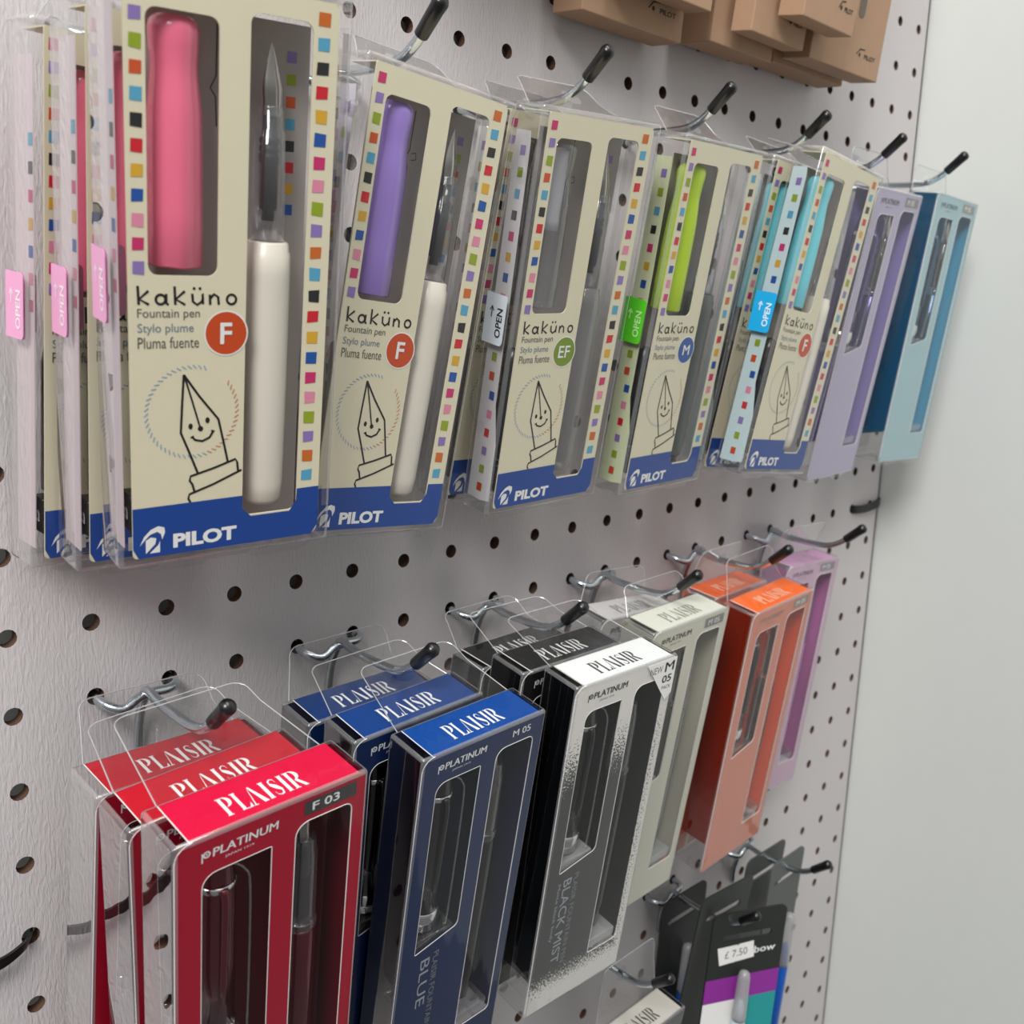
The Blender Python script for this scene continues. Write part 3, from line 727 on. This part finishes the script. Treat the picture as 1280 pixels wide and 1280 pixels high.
# ------------------------------------------------------------------ hooks
def hook(k, j, label, group):
    z = -j * G; cx = hx(k)
    root = bpy.data.objects.new('peg_hook', None); COL.objects.link(root); root.location = Vector((cx, -0.0, z)) * S; root.empty_display_size = 0.01
    tag(root, label, 'hook', group)
    wr = 0.165
    cross = smooth_path([(-G / 2, 1.2, 0.10), (-G / 2, 0.2, 0.0), (-G / 2 + .05, -0.55, -0.12), (-G / 2 + .5, -0.95, -0.28), (-.25, -0.95, -0.02), (.3, -0.95, .05), (G / 2 - .45, -0.85, .0), (G / 2 - .05, -0.5, 0.0), (G / 2, 0.2, 0.0), (G / 2, 1.2, 0.1)], 4)
    a = tube_geo(cross, wr, 10)
    arm = smooth_path([(0, -0.17, -2.7), (0, -0.20, -1.8), (0, -0.45, -0.8), (0, -0.72, -0.25), (0, -1.05, 0.20), (0, -2.0, 0.06), (0, -3.4, 0.0), (0, -4.5, 0.05), (0, -5.2, 0.34), (0, -5.8, 0.78), (0, -6.35, 1.26)], 4)
    b = tube_geo(arm, wr, 10)
    g = join(a, b)
    mesh_obj('wire', g[0], g[1], METAL, root, None, True)
    c = tube_geo([(0, -5.55, 0.58), (0, -5.58, 0.605), (0, -6.30, 1.22), (0, -6.50, 1.39), (0, -6.60, 1.47), (0, -6.64, 1.50)], [0.20, 0.235, 0.25, 0.27, 0.20, 0.06], 14)
    mesh_obj('rubber_tip', c[0], c[1], CAPB, root, None, True)
    return root
ug = 'hooks of the upper row'; lg = 'hooks of the middle row'
hook(1, -7, 'wire hook hidden behind the pink-capped pen boxes at the far left', ug)
hook(4, -7, 'wire hook with black tip above the purple-capped pen box', ug)
hook(7, -7, 'wire hook with black tip above the clear-capped pen box', ug)
hook(10, -7, 'wire hook with black tip above the lime-capped pen box', ug)
hook(13, -7, 'wire hook with black tip above the turquoise-capped pen boxes', ug)
hook(16, -7, 'wire hook with black tip above the lilac pen box', ug)
hook(19, -7, 'wire hook with black tip above the light blue pen box by the wall', ug)
hook(1, 1, 'wire hook carrying the three red pen boxes', lg)
hook(4, 1, 'wire hook carrying the three dark blue pen boxes', lg)
hook(7, 1, 'wire hook carrying the black and speckled pen boxes', lg)
hook(10, 1, 'wire hook carrying the ivory and pale grey pen boxes', lg)
hook(13, 1, 'wire hook carrying the two orange pen boxes', lg)
hook(16, 1, 'wire hook carrying the pink pen box nearest the wall', lg)
hook(10, 9, 'wire hook in the lowest row just below the speckled black box', 'hooks of the lowest row')
hook(13, 9, 'wire hook through the slot of the black card with a price sticker', 'hooks of the lowest row')
hook(16, 9, 'wire hook in the lowest row carrying two plain dark cards, nearest the wall', 'hooks of the lowest row')

# ------------------------------------------------------------------ boxes of the upper row
PINK = (236, 112, 142); PUR = (156, 128, 208); LIME = (176, 208, 22); TURQ = (112, 206, 220)
ORG = (203, 72, 22)
pinkst = ((244, 172, 212), (250, 240, 246))
gk = 'clear pen boxes with cream cards in the upper row'
kakuno('K1a', 'nearest clear box with cream card and pink-capped white fountain pen, frontmost of three', gk, PINK, 'white', 'F', ORG, pinkst, 1, -5.0)
kakuno('K1b', 'middle one of the three stacked pink-capped pen boxes at the left edge', gk, PINK, 'white', 'F', ORG, pinkst, 1, -3.6)
kakuno('K1c', 'rearmost of the three stacked pink-capped pen boxes, against the pegboard', gk, PINK, 'white', 'F', ORG, pinkst, 1, -1.9)
kakuno('K2', 'clear box with cream card, purple pen cap, white barrel and orange F disc', gk, PUR, 'white', 'F', ORG, None, 4, -4.4)
kakuno('K3', 'clear box with cream card, transparent pen and green EF disc', gk, (225, 225, 228), 'clear', 'EF', (122, 148, 38), ((208, 216, 222), (40, 40, 42)), 7, -4.9, clearcap=True)
kakuno('K3b', 'box mostly hidden behind the transparent pen box with the green EF disc', gk, (225, 225, 228), 'clear', 'EF', (122, 148, 38), None, 7, -2.9, clearcap=True)
kakuno('K4', 'clear box with cream card, lime green cap, grey barrel and blue M disc', gk, LIME, 'grey', 'M', (38, 82, 158), ((88, 205, 40), (200, 245, 170)), 10, -4.8)
kakuno('K5', 'front clear box with turquoise pen cap and bright blue open sticker', gk, TURQ, 'white', 'F', (214, 96, 60), ((28, 170, 228), (225, 245, 255)), 13, -5.0)
kakuno('K5b', 'rear turquoise-capped pen box tucked behind the one with the blue sticker', gk, TURQ, 'white', 'F', (214, 96, 60), None, 13, -3.7)

gp = 'coloured card pen boxes in clear cases'
plaisir('P1', 'lilac card pen box in the upper row, next to the light blue one', gp, (188, 178, 206), 16, -4.9, 7 * G, inner=(150, 134, 206), side=None, tag_rgb=(140, 132, 138), pen_rgb=(90, 80, 140), ink=(90, 85, 100))
plaisir('P2', 'light blue card pen box at the end of the upper row by the wall', gp, (166, 200, 208), 19, -4.5, 7 * G, inner=(60, 164, 204), side=(28, 86, 120), tag_rgb=(150, 146, 148), pen_rgb=(50, 90, 120), ink=(90, 110, 120))

# ------------------------------------------------------------------ boxes of the middle row
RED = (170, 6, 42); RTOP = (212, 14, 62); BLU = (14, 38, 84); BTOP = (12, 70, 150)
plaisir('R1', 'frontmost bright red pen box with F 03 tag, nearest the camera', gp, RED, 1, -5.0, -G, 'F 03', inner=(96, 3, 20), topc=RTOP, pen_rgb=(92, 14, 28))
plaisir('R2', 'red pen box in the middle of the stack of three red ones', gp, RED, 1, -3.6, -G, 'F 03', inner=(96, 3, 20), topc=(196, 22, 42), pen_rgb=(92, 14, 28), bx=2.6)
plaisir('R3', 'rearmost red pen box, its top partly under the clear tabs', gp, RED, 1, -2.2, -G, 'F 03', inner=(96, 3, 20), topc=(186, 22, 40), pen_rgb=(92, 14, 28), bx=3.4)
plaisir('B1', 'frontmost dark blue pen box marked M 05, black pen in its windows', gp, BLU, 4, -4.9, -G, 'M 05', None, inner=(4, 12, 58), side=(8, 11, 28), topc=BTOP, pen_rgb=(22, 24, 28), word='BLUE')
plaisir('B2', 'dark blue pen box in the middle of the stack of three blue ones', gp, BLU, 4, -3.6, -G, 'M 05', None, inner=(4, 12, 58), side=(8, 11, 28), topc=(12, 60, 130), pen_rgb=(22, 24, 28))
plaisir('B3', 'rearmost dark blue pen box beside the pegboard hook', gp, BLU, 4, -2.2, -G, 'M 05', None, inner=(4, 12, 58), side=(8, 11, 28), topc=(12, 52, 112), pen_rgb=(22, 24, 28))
plaisir('M1', 'speckled white and black pen box with white top and corner sticker', gp, (235, 232, 228), 7, -5.0, -G, 'M 05', inner=(9, 9, 10), side=(16, 18, 20), topc=(238, 240, 240), ink=(40, 40, 42), topink=(70, 70, 72), pen_rgb=(24, 24, 25), word='BLACK MIST', mist=True)
plaisir('M2', 'black pen box directly behind the speckled white-topped one', gp, (24, 24, 25), 7, -3.6, -G, 'M 05', None, inner=(14, 14, 16), side=(16, 16, 18), topc=(26, 26, 27), pen_rgb=(18, 18, 18))
plaisir('M3', 'rearmost plain black pen box, just right of the blue stack', gp, (24, 24, 25), 7, -2.2, -G, 'M 05', None, inner=(14, 14, 16), side=(16, 16, 18), topc=(26, 26, 27), pen_rgb=(18, 18, 18))
plaisir('I1', 'ivory pen box with grey lettering between the speckled and orange ones', gp, (214, 211, 194), 10, -4.9, -G, 'M 05', (130, 130, 126), inner=(196, 192, 174), side=(206, 204, 190), topc=(226, 227, 214), ink=(62, 62, 58), topink=(150, 152, 142), pen_rgb=(120, 118, 112))
plaisir('I2', 'pale grey pen box tucked behind the ivory one', gp, (206, 202, 202), 10, -2.6, -G, 'M 05', (130, 130, 126), inner=(186, 182, 180), side=(190, 188, 188), topc=(208, 205, 205), ink=(62, 62, 58), topink=(130, 128, 128), pen_rgb=(120, 118, 112))
plaisir('O1', 'front pen box with bright orange top and salmon front card', gp, (222, 138, 116), 13, -4.6, -G, 'M 05', (150, 136, 126), inner=(255, 84, 4), side=(150, 38, 14), topc=(250, 110, 38), ink=(170, 140, 130), topink=(255, 205, 175), pen_rgb=(70, 40, 38))
plaisir('O2', 'rear pen box with an orange top, behind the front orange one', gp, (222, 138, 116), 13, -2.6, -G, 'M 05', (150, 136, 126), inner=(255, 84, 4), side=(150, 38, 14), topc=(244, 100, 34), ink=(170, 140, 130), topink=(255, 205, 175), pen_rgb=(70, 40, 38))
plaisir('PK', 'pink pen box hanging nearest the wall in the middle row', gp, (210, 176, 200), 16, -2.2, -G, 'M 05', (150, 140, 150), inner=(196, 110, 178), side=(180, 130, 170), topc=(218, 158, 206), ink=(120, 100, 118), topink=(228, 190, 222), pen_rgb=(190, 120, 175))

# ------------------------------------------------------------------ kraft boxes at the top
KRAFT = mat('kraft_board', (176, 142, 114), 0.75, grain=0.07, gscale=220, bump=0.1)
KSL = mat('dark_window_film', (96, 84, 76), 0.25)
def kraft(k, cx, yb, zb, W, D, H, label, yaw=0, pt=7, ro=0, logo=True):
    F = Frame('kraft_pen_box', (cx, yb - H * math.sin(math.radians(pt)), zb + H * math.cos(math.radians(pt)), yaw, pt, ro, W, H, D))
    tag(F.root, label, 'cardboard box', 'brown kraft boxes at the top')
    bm = bmesh.new(); add_box(bm, (-W / 2, -D / 2, 0), (W / 2, D / 2, H), 0.05, 2)
    body = bm_obj('carton', bm, KRAFT, F.root)
    P = Print(); f = F.fm(-0.015)
    P.line([(W * .12, -H + .95), (W * .17, -H + 1.25), (W * .24, -H + 1.28)], .06, INKBLK, f); P.disc(W * .17, -H + .98, .10, INKBLK, f, 8)
    P.text('PILOT', W * .24, -H + .86, W * .17, .22, INKBLK, f, 0.02)
    P.obj('carton_print', body)
    for xx in (-.22, .10):
        g = plate_geo(rrect(W * xx - .32, -H + 2.6, W * xx + .32, -1.2, .3, 4), (), 0.02)
        F.add('window', xform(g, lambda v: (v[0], v[1] - .015, v[2])), KSL)
    # cardboard hang tab with a round hole
    q = F.inv((hx(k), max(yb - 2.2, -5.2), zb + H + 1.6)); hz = max(1.0, 1.2)
    g = plate_geo(rrect(-W / 2, -0.02, W / 2, 2.4, (0, 0, .4, .4), 4), [[(.35 * math.cos(i * .5236), hz + .35 * math.sin(i * .5236)) for i in range(12)]], 0.05)
    F.add('hang_tab', xform(g, lambda v: (v[0], v[1] + D - .06, v[2])), KRAFT)
    return F
kraft(16, 40.7, -3.6, 22.5, 7.2, 1.5, 15, 'kraft box with two slots at the lower right of the brown group', 1, 6)
kraft(16, 40.4, -1.75, 22.5, 7.2, 1.5, 15, 'kraft box low behind the one with two slots, nearest the pegboard', 1, 3)
kraft(13, 35.6, -5.45, 23.3, 4.8, 1.3, 15, 'front kraft box of the centre stack, pale end facing left', 2, 8)
kraft(13, 33.9, -3.9, 22.6, 4.7, 1.1, 15, 'kraft box in the middle of the centre stack', 2, 7)
kraft(13, 33.2, -2.45, 22.2, 5.3, 1.8, 15, 'rear kraft box of the centre stack, left of the others', 2, 5)
kraft(10, 26.3, -3.7, 22.9, 5.4, 1.3, 15, 'front kraft box at the far left of the brown group', 2, 7)
kraft(10, 25.7, -2.1, 21.9, 6.8, 1.6, 15, 'rear kraft box at the far left of the brown group', 2, 4)
kraft(7, 19.0, -6.2, 26.6, 5.4, 1.8, 15, 'kraft box added out of view to shade the board, over the clear-capped pen box, front one', 1, 7)  # added unseen boxes over these two hooks, shading the upper board
kraft(7, 19.0, -3.4, 26.6, 5.4, 1.8, 15, 'kraft box added out of view to shade the board, over the clear-capped pen box, rear one', 1, 6)
kraft(4, 11.4, -6.2, 27.2, 5.4, 1.8, 15, 'kraft box added out of view to shade the board, over the purple-capped pen box, front one', 1, 7)  # second added pair, also out of view to darken the board below
kraft(4, 11.4, -3.4, 27.2, 5.4, 1.8, 15, 'kraft box added out of view to shade the board, over the purple-capped pen box, rear one', 1, 6)
hook(7, -16, 'top hook added out of view with the shading kraft boxes, over the clear-capped pen box', 'hooks of the top row')  # added unseen hooks that go with the shading boxes
hook(4, -16, 'top hook added out of view with the shading kraft boxes, over the purple-capped pen box', 'hooks of the top row')
hook(16, -15, 'top hook holding the two right-hand kraft boxes, out of view', 'hooks of the top row')
hook(13, -15, 'top hook holding the centre kraft boxes, out of view', 'hooks of the top row')
hook(10, -15, 'top hook holding the left-hand kraft boxes, out of view', 'hooks of the top row')

# ------------------------------------------------------------------ carded pens in the lowest row
CARDB = mat('black_header_card', (34, 37, 34), 0.45)
def pen_card(name, top, W, H, yaw, pt, ro, label, head_h, bands, pens, sticker=False, slot=True, grey=None):
    F = Frame(name, (*top, yaw, pt, ro, W, H, 0.12)); tag(F.root, label, 'pen card', 'black header cards in the lowest row')
    sl = [rrect(-W * .34, -1.72, W * .32, -1.34, .18, 4)]
    outer = rrect(-W / 2, -H, W / 2, 0, (.3, .3, .45, .45), 4)
    card = F.add('backing_card', plate_geo(outer, sl, 0.10), mat('card_' + '_'.join(map(str, grey)), grey, 0.45) if grey else CARDB)
    P = Print(); f = F.fm(-0.012); z = -head_h
    for rgb, h in bands:
        P.poly([(-W / 2, z - h), (W / 2, z - h), (W / 2, z), (-W / 2, z)], mat('band_' + '_'.join(map(str, rgb)), rgb, 0.5), f); z -= h
    if sticker:
        P.poly([(-W / 2, -7.2), (0.1, -7.2), (0.1, -5.4), (-W / 2, -5.4)], WHITEC, F.fm(-0.016))
        P.text('rainbow', -0.75, -2.72, 2.75, 0.42, INKWHT, f, 0.012)
    if P.V: P.obj('card_print', card)
    if sticker:
        g = plate_geo([(-1.75, -3.12), (.55, -2.92), (.40, -1.92), (-.55, -1.98), (-.62, -2.07), (-.7, -2.0), (-2.0, -2.06)], (), 0.02)
        st = F.add('price_sticker', xform(g, lambda v: (v[0], v[1] - .035, v[2])), WHITEC)
        P = Print(); P.text('£ 7.50', -1.45, -2.76, 1.5, .44, INKGRY, F.fm(-.04), 0.0, 0, 4); P.obj('price_print', st)
    for (px, z0, z1, rgb, cl) in pens:
        g = lathe([(.10, z0), (.28, z0 - .12), (.34, z0 - .4), (.40, z0 - cl + .2), (.40, z0 - cl)], px, -.42, 14)
        F.add('pen_cap', g, FROST, None, True)
        F.add('pen_tip', lathe([(.12, z0 - cl * .6), (.22, z0 - cl * .7), (.28, z0 - cl * .78), (.30, z0 - cl)], px, -.42, 12), mat('pen_' + '_'.join(map(str, rgb)), rgb, 0.3), None, True)
        F.add('pen_barrel', lathe([(.36, z0 - cl), (.38, z0 - cl - .05), (.38, z1), (.3, z1 - .2)], px, -.42, 14), mat('pen_' + '_'.join(map(str, rgb)), rgb, 0.3), None, True)
    return F
BPEN = (22, 92, 190)
pen_card('pen_card', (35.54, -5.44, -22.16), 5.0, 13, -21, -1, 4.4, 'black header card with white price sticker and purple band below', 3.95, [((140, 40, 148), 1.45), ((30, 150, 150), 6)], [(-0.25, -3.4, -11, (200, 216, 226), 3.0)], sticker=True)
pen_card('pen_card', (34.92, -4.30, -21.04), 5.0, 13, -1, 6, 4.2, 'dark header card right behind the price-stickered one', 4.1, [], [])
pen_card('pen_card', (34.72, -1.59, -22.54), 4.2, 13, -.4, 2, 0.9, 'black header card against the board around a hook base, blue pen below', 3.6, [], [(0.25, -3.3, -12, BPEN, 3.2)])
pen_card('pen_card', (41.33, -2.82, -21.92), 4.6, 8, 1.8, 4, 3, 'left dark grey card of the pair under the pink box', 3.6, [], [], grey=(66, 70, 68))
pen_card('pen_card', (41.8, -4.01, -21.96), 3.8, 5.2, 0.2, 4, -0.2, 'right dark grey card of the pair under the pink box, blue pen on it', 3.6, [], [(0.55, -4.05, -12.3, BPEN, 3.7)], grey=(84, 88, 86))
POSE['C1'] = (27.3, -5.2, -25.6, 1, 9, 0, 5.8, 14, 1.8)
plaisir('C1', 'clear box with a white-edged black card at the bottom, under the speckled box', gp, (36, 36, 38), 10, -3.5, -9 * G, None, None, inner=(30, 30, 32), topc=(200, 196, 188), topink=(60, 60, 60), vis=False)
POSE.pop('C1')

# ------------------------------------------------------------------ black cable ties
def strap(pts, label, wd=0.42, th=0.10):
    P = smooth_path(pts, 5); V = []; Fc = []
    dv = Vector(pts[-1]) - Vector(pts[0]); U = Vector((-dv.z, 0, dv.x)).normalized()
    for i, p in enumerate(P):
        a = P[max(i - 1, 0)]; b = P[min(i + 1, len(P) - 1)]; t = (b - a).normalized()
        u = U; n = t.cross(u).normalized()
        for c, d in ((1, 1), (-1, 1), (-1, -1), (1, -1)): V.append(p + u * wd / 2 * c + n * th / 2 * d)
    for i in range(len(P) - 1):
        for k in range(4): Fc.append((i * 4 + k, i * 4 + (k + 1) % 4, (i + 1) * 4 + (k + 1) % 4, (i + 1) * 4 + k))
    Fc.append((3, 2, 1, 0)); Fc.append(tuple((len(P) - 1) * 4 + k for k in range(4)))
    o = mesh_obj('cable_tie', V, Fc, mat('black_nylon', (16, 15, 16), 0.35)); tag(o, label, 'cable tie', 'black straps looped through the board'); return o
strap([(.02, .7, -10.15), (-.02, 0.15, -10.15), (-.25, -.28, -10.2), (-1.1, -.55, -10.35), (-2.2, -.62, -10.2), (-3.4, -.5, -9.6), (-4.4, -.2, -8.6), (-5.0, .35, -7.7)], 'black strap in a hole at the left edge of the picture')
strap([(21 * G, .8, -2.6), (21 * G + .05, -.05, -2.6), (21.5 * G, -.34, -2.62), (22.2 * G, -.3, -2.5), (57.0, -.16, -2.4)], 'black strap at the right end of the board, touching the wall', 0.55)
